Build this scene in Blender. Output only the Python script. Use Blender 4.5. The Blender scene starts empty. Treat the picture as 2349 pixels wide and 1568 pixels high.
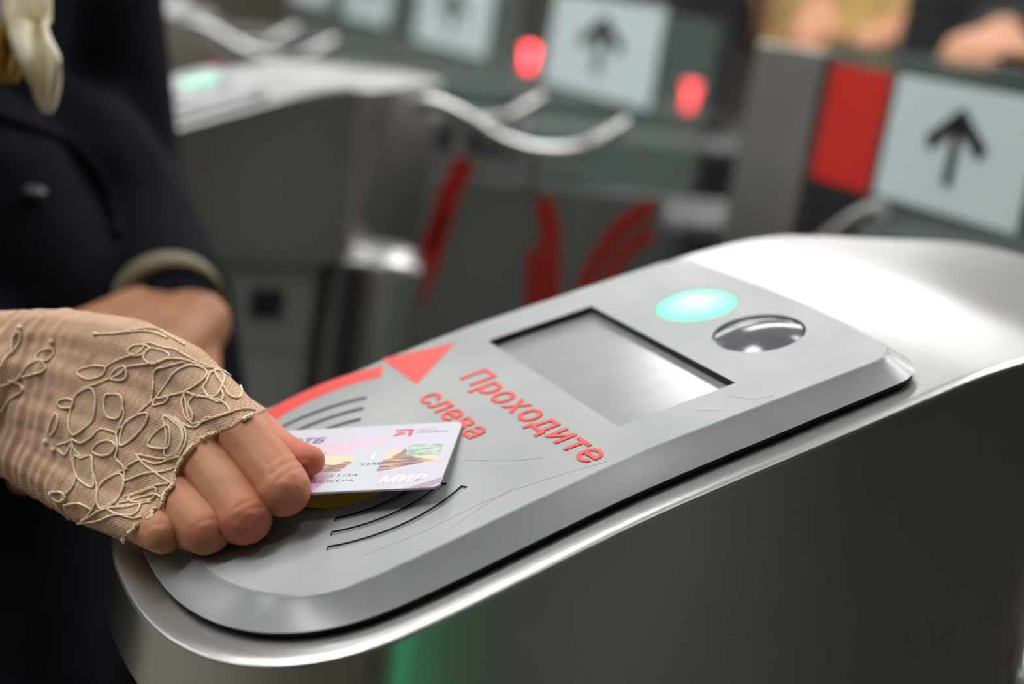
import bpy, bmesh, math, random
import numpy as np
from mathutils import Vector, Matrix
from mathutils.bvhtree import BVHTree
from mathutils.geometry import delaunay_2d_cdt
random.seed(7); rng = np.random.default_rng(7)
SC = bpy.context.scene; COL = SC.collection
R_ = math.radians

# ------------------------------------------------------------------ camera
FPX, IW, IH = 3262.0, 2349, 1568
ROT = np.array([[0.8858470204394359, -0.4373553224453116, 0.15490441668116303],
                [0.029707379148843582, -0.27971263584504824, -0.9596240477253175],
                [0.4630254075131091, 0.8546819076576812, -0.23478992465594925]])   # world -> (right, down, forward)
CAM = np.array([-0.28591458, -0.45203753, 0.13033292])
cd = bpy.data.cameras.new('camera'); cam = bpy.data.objects.new('camera', cd); COL.objects.link(cam)
cd.sensor_width = 36.0; cd.lens = FPX / IW * 36.0; cd.clip_start = 0.02; cd.clip_end = 100
cd.dof.use_dof = True; cd.dof.focus_distance = 0.484; cd.dof.aperture_fstop = 4.4; cd.dof.aperture_blades = 9
m4 = Matrix(((ROT[0][0], -ROT[1][0], -ROT[2][0], CAM[0]), (ROT[0][1], -ROT[1][1], -ROT[2][1], CAM[1]),
             (ROT[0][2], -ROT[1][2], -ROT[2][2], CAM[2]), (0, 0, 0, 1)))
cam.matrix_world = m4; SC.camera = cam

# ------------------------------------------------------------------ world, exposure
SC.view_settings.view_transform = 'Standard'; SC.view_settings.look = 'None'
SC.view_settings.gamma = 1.0; SC.view_settings.use_curve_mapping = False
SC.view_settings.exposure = 0.3
w = bpy.data.worlds.new('hall_air'); SC.world = w; w.use_nodes = True
w.node_tree.nodes['Background'].inputs[0].default_value = (0.80, 0.82, 0.82, 1)
w.node_tree.nodes['Background'].inputs[1].default_value = 0.05
LAMP_POWER = 12.0            # radiance of the ceiling diffusers
FLOOR_Z = -1.08; CEIL_Z = 2.35

# ------------------------------------------------------------------ helpers
def pt(px, py, d):                       # a point seen at (px,py), d metres deep
    r = np.array([(px - IW/2)/FPX, (py - IH/2)/FPX, 1.0])
    return CAM + (ROT.T @ r) * d
def px_of(P):
    c = ROT @ (np.asarray(P) - CAM); return IW/2 + FPX*c[0]/c[2], IH/2 + FPX*c[1]/c[2]

def mat(name, col=(.5,.5,.5), rough=.5, metal=0.0, spec=.5, emit=None, estr=0.0, bump=None, var=None, sss=0.0, coat=0.0, aniso=0.0, ior=1.5):
    m = bpy.data.materials.new(name); m.use_nodes = True; nt = m.node_tree; b = nt.nodes['Principled BSDF']
    b.inputs['Base Color'].default_value = (*col, 1); b.inputs['Roughness'].default_value = rough
    b.inputs['Metallic'].default_value = metal; b.inputs['Specular IOR Level'].default_value = spec
    b.inputs['Coat Weight'].default_value = coat; b.inputs['Coat IOR'].default_value = ior; b.inputs['IOR'].default_value = ior; b.inputs['Coat Roughness'].default_value = .15
    if aniso: b.inputs['Anisotropic'].default_value = aniso
    if emit: b.inputs['Emission Color'].default_value = (*emit, 1); b.inputs['Emission Strength'].default_value = estr
    if sss:
        b.inputs['Subsurface Weight'].default_value = sss; b.inputs['Subsurface Radius'].default_value = (.008, .003, .0015); b.inputs['Subsurface Scale'].default_value = 1.0
    tc = nt.nodes.new('ShaderNodeTexCoord')
    def noise(scale, detail=4, stretch=(1,1,1), dist=0):
        mp = nt.nodes.new('ShaderNodeMapping'); mp.inputs['Scale'].default_value = stretch
        nz = nt.nodes.new('ShaderNodeTexNoise'); nz.inputs['Scale'].default_value = scale; nz.inputs['Detail'].default_value = detail; nz.inputs['Distortion'].default_value = dist
        nt.links.new(tc.outputs['Object'], mp.inputs[0]); nt.links.new(mp.outputs[0], nz.inputs['Vector']); return nz
    if var:                               # (scale, colour 2, low, high, stretch)
        nz = noise(var[0], 5, var[4] if len(var) > 4 else (1,1,1))
        rp = nt.nodes.new('ShaderNodeValToRGB'); rp.color_ramp.elements[0].position = var[2]; rp.color_ramp.elements[1].position = var[3]
        rp.color_ramp.elements[0].color = (*col, 1); rp.color_ramp.elements[1].color = (*var[1], 1)
        nt.links.new(nz.outputs['Fac'], rp.inputs[0]); nt.links.new(rp.outputs[0], b.inputs['Base Color'])
    if bump:                              # (scale, strength, stretch, distance)
        nz = noise(bump[0], 6, bump[2]); bp = nt.nodes.new('ShaderNodeBump'); bp.inputs['Strength'].default_value = bump[1]; bp.inputs['Distance'].default_value = bump[3]
        nt.links.new(nz.outputs['Fac'], bp.inputs['Height']); nt.links.new(bp.outputs[0], b.inputs['Normal'])
    return m

def mesh_obj(name, verts, faces, m, parent=None, smooth=True, label=None, angle=None):
    me = bpy.data.meshes.new(name); me.from_pydata([tuple(v) for v in verts], [], [tuple(f) for f in faces]); me.validate(); me.update()
    if m: me.materials.append(m)
    me.polygons.foreach_set('use_smooth', [smooth]*len(me.polygons))
    if smooth and angle is not None: me.set_sharp_from_angle(angle=R_(angle))
    o = bpy.data.objects.new(name, me); COL.objects.link(o)
    if parent: o.parent = parent
    if label: o['label'] = label
    return o
def fix_normals(o):
    bm = bmesh.new(); bm.from_mesh(o.data); bmesh.ops.recalc_face_normals(bm, faces=bm.faces); bm.to_mesh(o.data); bm.free()
def tag(o, label=None, cat=None, group=None, kind=None):
    if label: o['label'] = label
    if cat: o['category'] = cat
    if group: o['group'] = group
    if kind: o['kind'] = kind
    return o
def empty(name, loc, rz=0):
    o = bpy.data.objects.new(name, None); COL.objects.link(o); o.location = loc; o.rotation_euler = (0, 0, rz); o.empty_display_size = .1; return o
def copy_tree(o, parent=None):
    c = o.copy(); COL.objects.link(c)
    if parent: c.parent = parent
    for ch in list(o.children): copy_tree(ch, c)
    return c
class MB:                                 # collects solids into one mesh
    def __init__(s): s.v = []; s.f = []
    def add(s, V, F):
        n = len(s.v); s.v += [tuple(x) for x in V]; s.f += [tuple(i+n for i in f) for f in F]; return s
    def box(s, x0, x1, y0, y1, z0, z1, bev=0.0):
        bm = bmesh.new(); bmesh.ops.create_cube(bm, size=1)
        for q in bm.verts: q.co = ((x0+x1)/2 + q.co.x*(x1-x0), (y0+y1)/2 + q.co.y*(y1-y0), (z0+z1)/2 + q.co.z*(z1-z0))
        if bev: bmesh.ops.bevel(bm, geom=bm.edges[:], offset=bev, segments=2, affect='EDGES', profile=.5)
        bm.verts.index_update(); s.add([q.co[:] for q in bm.verts], [[q.index for q in f.verts] for f in bm.faces]); bm.free(); return s
    def tube(s, P, r, n=10, closed=False):
        P = [Vector(p) for p in P]; k = len(P); rr = r if hasattr(r, '__len__') else [r]*k
        V = []; up = None
        for i in range(k):
            a = P[(i-1) % k] if (closed or i) else P[i]; b = P[(i+1) % k] if (closed or i < k-1) else P[i]
            t = (b-a).normalized()
            if up is None: up = Vector((0,0,1)) if abs(t.z) < .9 else Vector((1,0,0))
            sx = t.cross(up).normalized(); up = sx.cross(t).normalized()
            for j in range(n):
                an = 2*math.pi*j/n; V.append(P[i] + (sx*math.cos(an) + up*math.sin(an))*rr[i])
        F = []
        for i in range(k if closed else k-1):
            for j in range(n): F.append((i*n+j, i*n+(j+1) % n, ((i+1) % k)*n+(j+1) % n, ((i+1) % k)*n+j))
        if not closed: F += [tuple(range(n))[::-1], tuple((k-1)*n+j for j in range(n))]
        return s.add(V, F)
    def lathe(s, c, prof, n=32, axis='z'):
        V = []; F = []
        for r, z in prof:
            for j in range(n):
                a = 2*math.pi*j/n; V.append((c[0]+r*math.cos(a), c[1]+r*math.sin(a), c[2]+z))
        for i in range(len(prof)-1):
            for j in range(n): F.append((i*n+j, i*n+(j+1) % n, (i+1)*n+(j+1) % n, (i+1)*n+j))
        F += [tuple(range(n))[::-1], tuple((len(prof)-1)*n+j for j in range(n))]
        return s.add(V, F)
    def prism(s, poly, z0, z1):
        n = len(poly); V = [(x, y, z0) for x, y in poly] + [(x, y, z1) for x, y in poly]
        return s.add(V, [tuple(range(n))[::-1], tuple(range(n, 2*n))] + [(i, (i+1) % n, n+(i+1) % n, n+i) for i in range(n)])
    def mapv(s, fn): s.v = [tuple(fn(*p)) for p in s.v]; return s
    def build(s, name, m, parent=None, smooth=False, label=None, angle=35):
        o = mesh_obj(name, s.v, s.f, m, parent, smooth, label, angle if smooth else None); fix_normals(o); return o
def in_poly(x, y, P):
    c = False; n = len(P); j = n-1
    for i in range(n):
        if (P[i][1] > y) != (P[j][1] > y) and x < (P[j][0]-P[i][0])*(y-P[i][1])/(P[j][1]-P[i][1]) + P[i][0]: c = not c
        j = i
    return c
def cdt_sheet(outline, holes, step):      # flat 2D sheet with holes and a grid inside
    pts = []; edges = []
    for loop in [outline]+holes:
        n0 = len(pts); pts += [Vector(p) for p in loop]; edges += [(n0+i, n0+(i+1) % len(loop)) for i in range(len(loop))]
    xs = [p[0] for p in outline]; ys = [p[1] for p in outline]
    x = min(xs)+step*.37
    while x < max(xs):
        y = min(ys)+step*.31
        while y < max(ys):
            if in_poly(x, y, outline) and not any(in_poly(x, y, h) for h in holes): pts.append(Vector((x, y)))
            y += step
        x += step
    r = delaunay_2d_cdt(pts, edges, [], 0, 1e-7)
    V, F = r[0], r[2]; keep = []
    for f in F:
        cx = sum(V[i].x for i in f)/len(f); cy = sum(V[i].y for i in f)/len(f)
        if in_poly(cx, cy, outline) and not any(in_poly(cx, cy, h) for h in holes): keep.append(tuple(f))
    return [(p.x, p.y) for p in V], keep
def pchip(xs, ys):
    xs = np.array(xs, float); ys = np.array(ys, float); d = np.diff(ys)/np.diff(xs); m = np.zeros(len(xs)); m[0] = d[0]; m[-1] = d[-1]
    for i in range(1, len(xs)-1): m[i] = 0.5*(d[i-1]+d[i])
    def f(x):
        i = int(np.clip(np.searchsorted(xs, x)-1, 0, len(xs)-2)); h = xs[i+1]-xs[i]; t = (min(max(x, xs[0]), xs[-1])-xs[i])/h
        return float((2*t**3-3*t**2+1)*ys[i] + (t**3-2*t**2+t)*h*m[i] + (-2*t**3+3*t**2)*ys[i+1] + (t**3-t**2)*h*m[i+1])
    return f
def blob(spheres, voxel, smooth_it=4, fac=.5):  # union of many balls -> one closed skin (vertices, faces)
    ico = bmesh.new(); bmesh.ops.create_icosphere(ico, subdivisions=2, radius=1); iv = np.array([v.co[:] for v in ico.verts]); fi = [[v.index for v in f.verts] for f in ico.faces]; ico.free()
    fi = np.array(fi); V = np.concatenate([iv*s[3] + np.array(s[:3]) for s in spheres]); F = np.concatenate([fi + len(iv)*k for k in range(len(spheres))])
    me = bpy.data.meshes.new('tmp'); me.vertices.add(len(V)); me.vertices.foreach_set('co', V.ravel()); me.loops.add(len(F)*3); me.loops.foreach_set('vertex_index', F.ravel())
    me.polygons.add(len(F)); me.polygons.foreach_set('loop_start', np.arange(len(F))*3); me.update(calc_edges=True)
    o = bpy.data.objects.new('tmp', me); COL.objects.link(o)
    md = o.modifiers.new('r', 'REMESH'); md.mode = 'VOXEL'; md.voxel_size = voxel; md.adaptivity = 0
    if smooth_it: sm = o.modifiers.new('s', 'SMOOTH'); sm.iterations = smooth_it; sm.factor = fac
    dg = bpy.context.evaluated_depsgraph_get(); ev = o.evaluated_get(dg); em = ev.to_mesh()
    V2 = np.empty(len(em.vertices)*3); em.vertices.foreach_get('co', V2); V2 = V2.reshape(-1, 3); F2 = [tuple(p.vertices) for p in em.polygons]
    ev.to_mesh_clear(); bpy.data.objects.remove(o); bpy.data.meshes.remove(me); return V2, F2
def chain(C, dens=.22):                   # [(x,y,z,r)...] -> balls filling the limb between them
    out = []
    for a, b in zip(C[:-1], C[1:]):
        a = np.array(a); b = np.array(b); L = np.linalg.norm(b[:3]-a[:3]); n = max(1, int(L/(dens*max(a[3], b[3]))))
        out += [a+(b-a)*i/n for i in range(n)]
    return out + [np.array(C[-1])]
def crom(P, n=8, closed=False):           # smooth curve through points
    P = [np.array(p, float) for p in P]; k = len(P); out = []
    for i in range(k if closed else k-1):
        p0 = P[(i-1) % k] if (closed or i) else P[i]; p1 = P[i]; p2 = P[(i+1) % k]; p3 = P[(i+2) % k] if (closed or i < k-2) else P[(i+1) % k]
        for j in range(n):
            t = j/n; out.append(.5*((2*p1)+(-p0+p2)*t+(2*p0-5*p1+4*p2-p3)*t*t+(-p0+3*p1-3*p2+p3)*t**3))
    if not closed: out.append(P[-1])
    return out
def text_flat(body, size, shear=0.0, extr=0.0, space=1.0, bold=0.0):   # flat lettering: (verts, faces) in its own xy plane
    c = bpy.data.curves.new('t', 'FONT'); c.body = body; c.size = size; c.shear = shear; c.extrude = extr; c.space_character = space; c.resolution_u = 3
    o = bpy.data.objects.new('t', c); COL.objects.link(o); dg = bpy.context.evaluated_depsgraph_get(); ev = o.evaluated_get(dg); me = ev.to_mesh()
    V = [tuple(v.co) for v in me.vertices]; F = [tuple(p.vertices) for p in me.polygons]
    if bold:
        n = len(V); V = [(x+bold*dx, y+bold*dy, z+.0005*size*kk) for kk, (dx, dy) in enumerate(((0,0), (1,0), (-1,0), (0,1), (0,-1), (.7,.7), (-.7,-.7), (.7,-.7), (-.7,.7))) for x, y, z in V]; F = [tuple(i+n*k for i in f) for k in range(9) for f in F]
    ev.to_mesh_clear(); bpy.data.objects.remove(o); bpy.data.curves.remove(c); return V, F

# ------------------------------------------------------------------ materials
M = {}
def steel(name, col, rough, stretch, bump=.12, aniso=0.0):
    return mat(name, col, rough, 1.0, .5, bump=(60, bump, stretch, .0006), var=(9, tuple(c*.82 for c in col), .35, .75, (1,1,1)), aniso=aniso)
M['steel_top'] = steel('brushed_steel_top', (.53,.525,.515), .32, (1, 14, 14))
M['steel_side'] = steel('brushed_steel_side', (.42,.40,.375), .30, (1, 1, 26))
nt_ = M['steel_side'].node_tree; tn_ = nt_.nodes.new('ShaderNodeTangent'); tn_.direction_type = 'RADIAL'; tn_.axis = 'Z'
b_ = nt_.nodes['Principled BSDF']; b_.inputs['Anisotropic'].default_value = .85; b_.inputs['Anisotropic Rotation'].default_value = .25; nt_.links.new(tn_.outputs[0], b_.inputs['Tangent'])
M['steel_pole'] = steel('satin_steel', (.66,.66,.65), .30, (6, 6, 1))
M['dark_metal'] = mat('dark_painted_metal', (.045,.045,.05), .45)
M['plate'] = mat('grey_plate', (.62,.63,.62), .45, var=(12, (.54,.55,.54), .4, .7))
M['plate_dark'] = mat('scratch_grey', (.12,.12,.12), .6)
M['black'] = mat('black_plastic', (.012,.012,.014), .4)
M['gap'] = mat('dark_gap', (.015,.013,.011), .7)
M['red'] = mat('red_print', (.78,.075,.065), .45)
M['darkred'] = mat('red_film', (.62,.02,.015), .4)
M['sign'] = mat('pale_sign_film', (.62,.72,.74), .5)
M['ink'] = mat('black_ink', (.008,.008,.01), .5)
M['mint'] = mat('mint_lamp', (.05,.20,.15), .6, spec=.1, emit=(.42,1.0,.68), estr=1.0)
nt_ = M['mint'].node_tree; tc_ = nt_.nodes.new('ShaderNodeTexCoord'); mp_ = nt_.nodes.new('ShaderNodeMapping'); mp_.inputs['Location'].default_value = (-.5,-.5,0); mp_.inputs['Scale'].default_value = (1,1,0)
ln_ = nt_.nodes.new('ShaderNodeVectorMath'); ln_.operation = 'LENGTH'; rp_ = nt_.nodes.new('ShaderNodeValToRGB')
rp_.color_ramp.elements[0].position = .10; rp_.color_ramp.elements[0].color = (.72,1.0,.88,1); rp_.color_ramp.elements[1].position = .50; rp_.color_ramp.elements[1].color = (.20,.95,.56,1)
nt_.links.new(tc_.outputs['Generated'], mp_.inputs[0]); nt_.links.new(mp_.outputs[0], ln_.inputs[0]); nt_.links.new(ln_.outputs['Value'], rp_.inputs[0]); nt_.links.new(rp_.outputs[0], nt_.nodes['Principled BSDF'].inputs['Emission Color'])
M['redlamp'] = mat('red_lamp', (.9,.1,.1), .3, emit=(1.0,.05,.07), estr=7.0)
M['yellow'] = mat('yellow_target', (.92,.68,.03), .35)
M['granite'] = mat('floor_granite', (.26,.25,.21), .35, var=(40, (.18,.17,.15), .4, .65))
M['plaster'] = mat('ceiling_plaster', (.78,.77,.74), .8)
M['marble'] = mat('brown_marble', (.10,.085,.07), .4, var=(3, (.18,.15,.12), .4, .7))
M['lampglass'] = mat('lamp_diffuser', (.9,.9,.9), .5, emit=(.985,1.0,.985), estr=LAMP_POWER)
M['lampframe'] = mat('lamp_frame', (.6,.6,.6), .4)

def panel_material():
    m = mat('grey_validator_shell', (.36,.37,.37), .38, spec=.5); nt = m.node_tree; b = nt.nodes['Principled BSDF']; tc = nt.nodes.new('ShaderNodeTexCoord')
    def nz(scale, det, stretch=(1,1,1)):
        mp = nt.nodes.new('ShaderNodeMapping'); mp.inputs['Scale'].default_value = stretch; n = nt.nodes.new('ShaderNodeTexNoise'); n.inputs['Scale'].default_value = scale; n.inputs['Detail'].default_value = det
        nt.links.new(tc.outputs['Object'], mp.inputs[0]); nt.links.new(mp.outputs[0], n.inputs['Vector']); return n
    def ramp(n, a, b_, ca, cb):
        r = nt.nodes.new('ShaderNodeValToRGB'); r.color_ramp.elements[0].position = a; r.color_ramp.elements[1].position = b_; r.color_ramp.elements[0].color = (*ca, 1); r.color_ramp.elements[1].color = (*cb, 1)
        nt.links.new(n.outputs['Fac'], r.inputs[0]); return r
    c = ramp(nz(14, 7), .42, .72, (.325,.34,.345), (.41,.42,.41)); nt.links.new(c.outputs[0], b.inputs['Base Color'])
    r = ramp(nz(22, 8), .35, .7, (.33,)*3, (.50,)*3); nt.links.new(r.outputs[0], b.inputs['Roughness'])
    bp = nt.nodes.new('ShaderNodeBump'); bp.inputs['Strength'].default_value = .12; bp.inputs['Distance'].default_value = .0003
    n2 = nz(900, 3); nt.links.new(n2.outputs['Fac'], bp.inputs['Height']); nt.links.new(bp.outputs[0], b.inputs['Normal'])
    return m
M['panel'] = panel_material()
M['panel_side'] = mat('grey_shell_edge', (.235,.245,.25), .25, var=(18, (.28,.29,.29), .4, .7), bump=(900, .12, (1,1,1), .0003))
M['lcd'] = mat('display_glass', (.27,.27,.30), .30, spec=.9, var=(30, (.31,.31,.34), .35, .7, (1, 3, 1)), coat=1.0, ior=1.85)
M['dome'] = mat('smoked_dome', (.10,.105,.12), .13, spec=.8)
def glass_mat(name, tint, alpha):
    m = bpy.data.materials.new(name); m.use_nodes = True; nt = m.node_tree; nt.nodes.clear()
    o = nt.nodes.new('ShaderNodeOutputMaterial'); mx = nt.nodes.new('ShaderNodeMixShader'); mx.inputs[0].default_value = alpha
    t = nt.nodes.new('ShaderNodeBsdfTransparent'); t.inputs[0].default_value = (*tint, 1)
    p = nt.nodes.new('ShaderNodeBsdfPrincipled'); p.inputs['Base Color'].default_value = (tint[0]*.3, tint[1]*.36, tint[2]*.33, 1); p.inputs['Roughness'].default_value = .12
    nt.links.new(t.outputs[0], mx.inputs[1]); nt.links.new(p.outputs[0], mx.inputs[2]); nt.links.new(mx.outputs[0], o.inputs[0]); return m
M['glass'] = glass_mat('green_tinted_glass', (.80,.84,.82), .26)
M['side_glass'] = glass_mat('grey_green_glass', (.70,.74,.72), .70)
for nd in M['side_glass'].node_tree.nodes:
    if nd.type == 'BSDF_PRINCIPLED': nd.inputs['Base Color'].default_value = (.29,.31,.29,1)

# ------------------------------------------------------------------ the hall (setting)
def slab(name, x0, x1, y0, y1, z0, z1, m):
    o = MB().box(x0, x1, y0, y1, z0, z1).build(name, m); o['kind'] = 'structure'; return o
slab('floor', -7, 17, -6, 17, FLOOR_Z-.1, FLOOR_Z, M['granite'])
slab('ceiling', -7, 17, -6, 17, CEIL_Z, CEIL_Z+.1, M['plaster'])
slab('wall_far', -7, 17, 17, 17.2, FLOOR_Z, CEIL_Z, M['marble'])
slab('wall_near', -7, 17, -6.2, -6, FLOOR_Z, CEIL_Z, M['marble'])
slab('wall_back', 17, 17.2, -6, 17, FLOOR_Z, CEIL_Z, M['marble'])
slab('wall_front', -7.2, -7, -6, 17, FLOOR_Z, CEIL_Z, M['marble'])
lights = [(.0, -.83), (-1.75, .25), (1.9, .35)] + [(x, y) for y in (1.3, 3.45, 5.9, 9.2, 12.6) for x in (-4.15, -.95, 2.25, 5.6, 9.4, 13.2)]  # second and third lamps are added overhead to brighten the hand and panel
def make_light():
    r = empty('ceiling_light', (0, 0, CEIL_Z))
    f = MB()
    for a in ((-1.05,1.05,-.26,-.22), (-1.05,1.05,.22,.26), (-1.05,-1.01,-.22,.22), (1.01,1.05,-.22,.22)): f.box(*a, -.07, 0)
    f.build('frame', M['lampframe'], r)
    MB().box(-1.01, 1.01, -.22, .22, -.05, -.03).build('diffuser', M['lampglass'], r)
    return r
L0 = make_light()
for i, (x, y) in enumerate(lights):
    o = L0 if i == 0 else copy_tree(L0); o.location = (x, y, CEIL_Z)
    o.scale = (.13, .8, 1) if y < 0 else (1, 1, 1)
    tag(o, 'long white rectangular lamp mounted on the ceiling of the hall', 'ceiling light', 'ceiling lamps of the hall')

# ------------------------------------------------------------------ the turnstile (local = world of the nearest one)
S = 1.04e-3; cb, sb = math.cos(R_(20)), math.sin(R_(20))
H = pchip([-200,-172,-150,-128,-100,-78,-55,-25,10,90], [-9.2,-9,-8.4,-7.4,-5.6,-3.7,-1.9,-.2,0,0])      # panel relief over its mean plane
HS = pchip([-205,-186,-150,-128,-107,-76,-41,-15,15,46,80,100], [-17.2,-17,-16.9,-16.7,-15.9,-13.4,-10.6,-9.7,-9.2,-8.6,-8.0,-7.8])
def TW(u, v, h): return np.array([(cb*u - sb*h)*S, -v*S, (sb*u + cb*h)*S])
Xs, Zs = [], []
for u in (-200,-186,-168,-150,-128,-107,-90,-76,-58,-41,-15,15,46,80,96):
    p = TW(u, 0, HS(u)); Xs.append(p[0]); Zs.append(p[2])
Xs += [.117,.131,.146,.165,.218,.262,.30]; Zs += [.0325,.0361,.0386,.0398,.0413,.0425,.0415]
ZT = pchip(Xs, Zs)                          # steel top height along the machine
def superell(u0, a, b, n, k, sgn=1):        # nose, from right side (v=+b) round the front to the left side
    P = []
    for i in range(k+1):
        t = math.pi*i/k; c, s_ = math.cos(t), math.sin(t)
        P.append((u0 - a*abs(s_)**(2/n), b*math.copysign(abs(c)**(2/n), c)))
    return P
def panel_outline(d):                       # d = outward offset of the panel edge, 0 at the crease
    f = d/10.0; b = 72.6+9.6*f; a = 49+11*f; ur = 80+4*f; rc = 13+2*f
    P = []
    for i in range(7):                      # rear right corner
        t = math.pi/2*i/6; P.append((ur-rc+rc*math.cos(t), b-rc+rc*math.sin(t)))
    for i in range(1, 24): P.append((ur-rc + (-117-(ur-rc))*i/24, b))
    P += superell(-117, a, b, 2.4, 64)
    for i in range(1, 24): P.append((-117 + (ur-rc+117)*i/24, -b))
    for i in range(7):
        t = math.pi/2*i/6; P.append((ur-rc+rc*math.sin(t), -(b-rc+rc*math.cos(t))))
    for i in range(1, 10): P.append((ur + 3.2*math.sin(math.pi*i/10), -(b-rc) + 2*(b-rc)*i/10))
    return P
def slot_loop(r0, r1, sg, hw=28.2):
    A = [sg*math.pi/2 + R_(hw)*(-1+2*i/18) for i in range(19)]
    return [(-103.5+r1*math.cos(a), r1*math.sin(a)) for a in A] + [(-103.5+r0*math.cos(a), r0*math.sin(a)) for a in A[::-1]]
def circle(cu, cv, r, n=40): return [(cu+r*math.cos(2*math.pi*i/n), cv+r*math.sin(2*math.pi*i/n)) for i in range(n)]
SLOTS = [slot_loop(r, r+2.9, s) for r in (33.0, 41.6, 50.3) for s in (1, -1)]
SCREEN = [(-23.6,-51.5), (23.6,-51.5), (23.6,51.5), (-23.6,51.5)]
C1 = (53.6,-19.3,16.2); C2 = (54.4,21.9,17.2)
def sub_loop(P, step):
    out = []
    for i in range(len(P)):
        a = np.array(P[i]); b = np.array(P[(i+1) % len(P)]); n = max(1, int(np.linalg.norm(b-a)/step)); out += [tuple(a+(b-a)*j/n) for j in range(n)]
    return out
def wall_floor(mb_w, loop, depth, h0=0.0):  # side wall of an opening
    n = len(loop); V = [TW(u, v, H(u)+h0) for u, v in loop] + [TW(u, v, H(u)-depth) for u, v in loop]
    mb_w.add(V, [(i, (i+1) % n, n+(i+1) % n, n+i) for i in range(n)])
def flat_on_panel(poly, h0, h1, step=4.0):  # a thin printed or inlaid film following the panel
    V2, F = cdt_sheet(sub_loop(poly, step), [], step); n = len(V2)
    V = [TW(u, v, H(u)+h1) for u, v in V2] + [TW(u, v, H(u)+h0) for u, v in V2]
    lp = sub_loop(poly, step); k = len(lp)
    return V[:n], F

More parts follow.
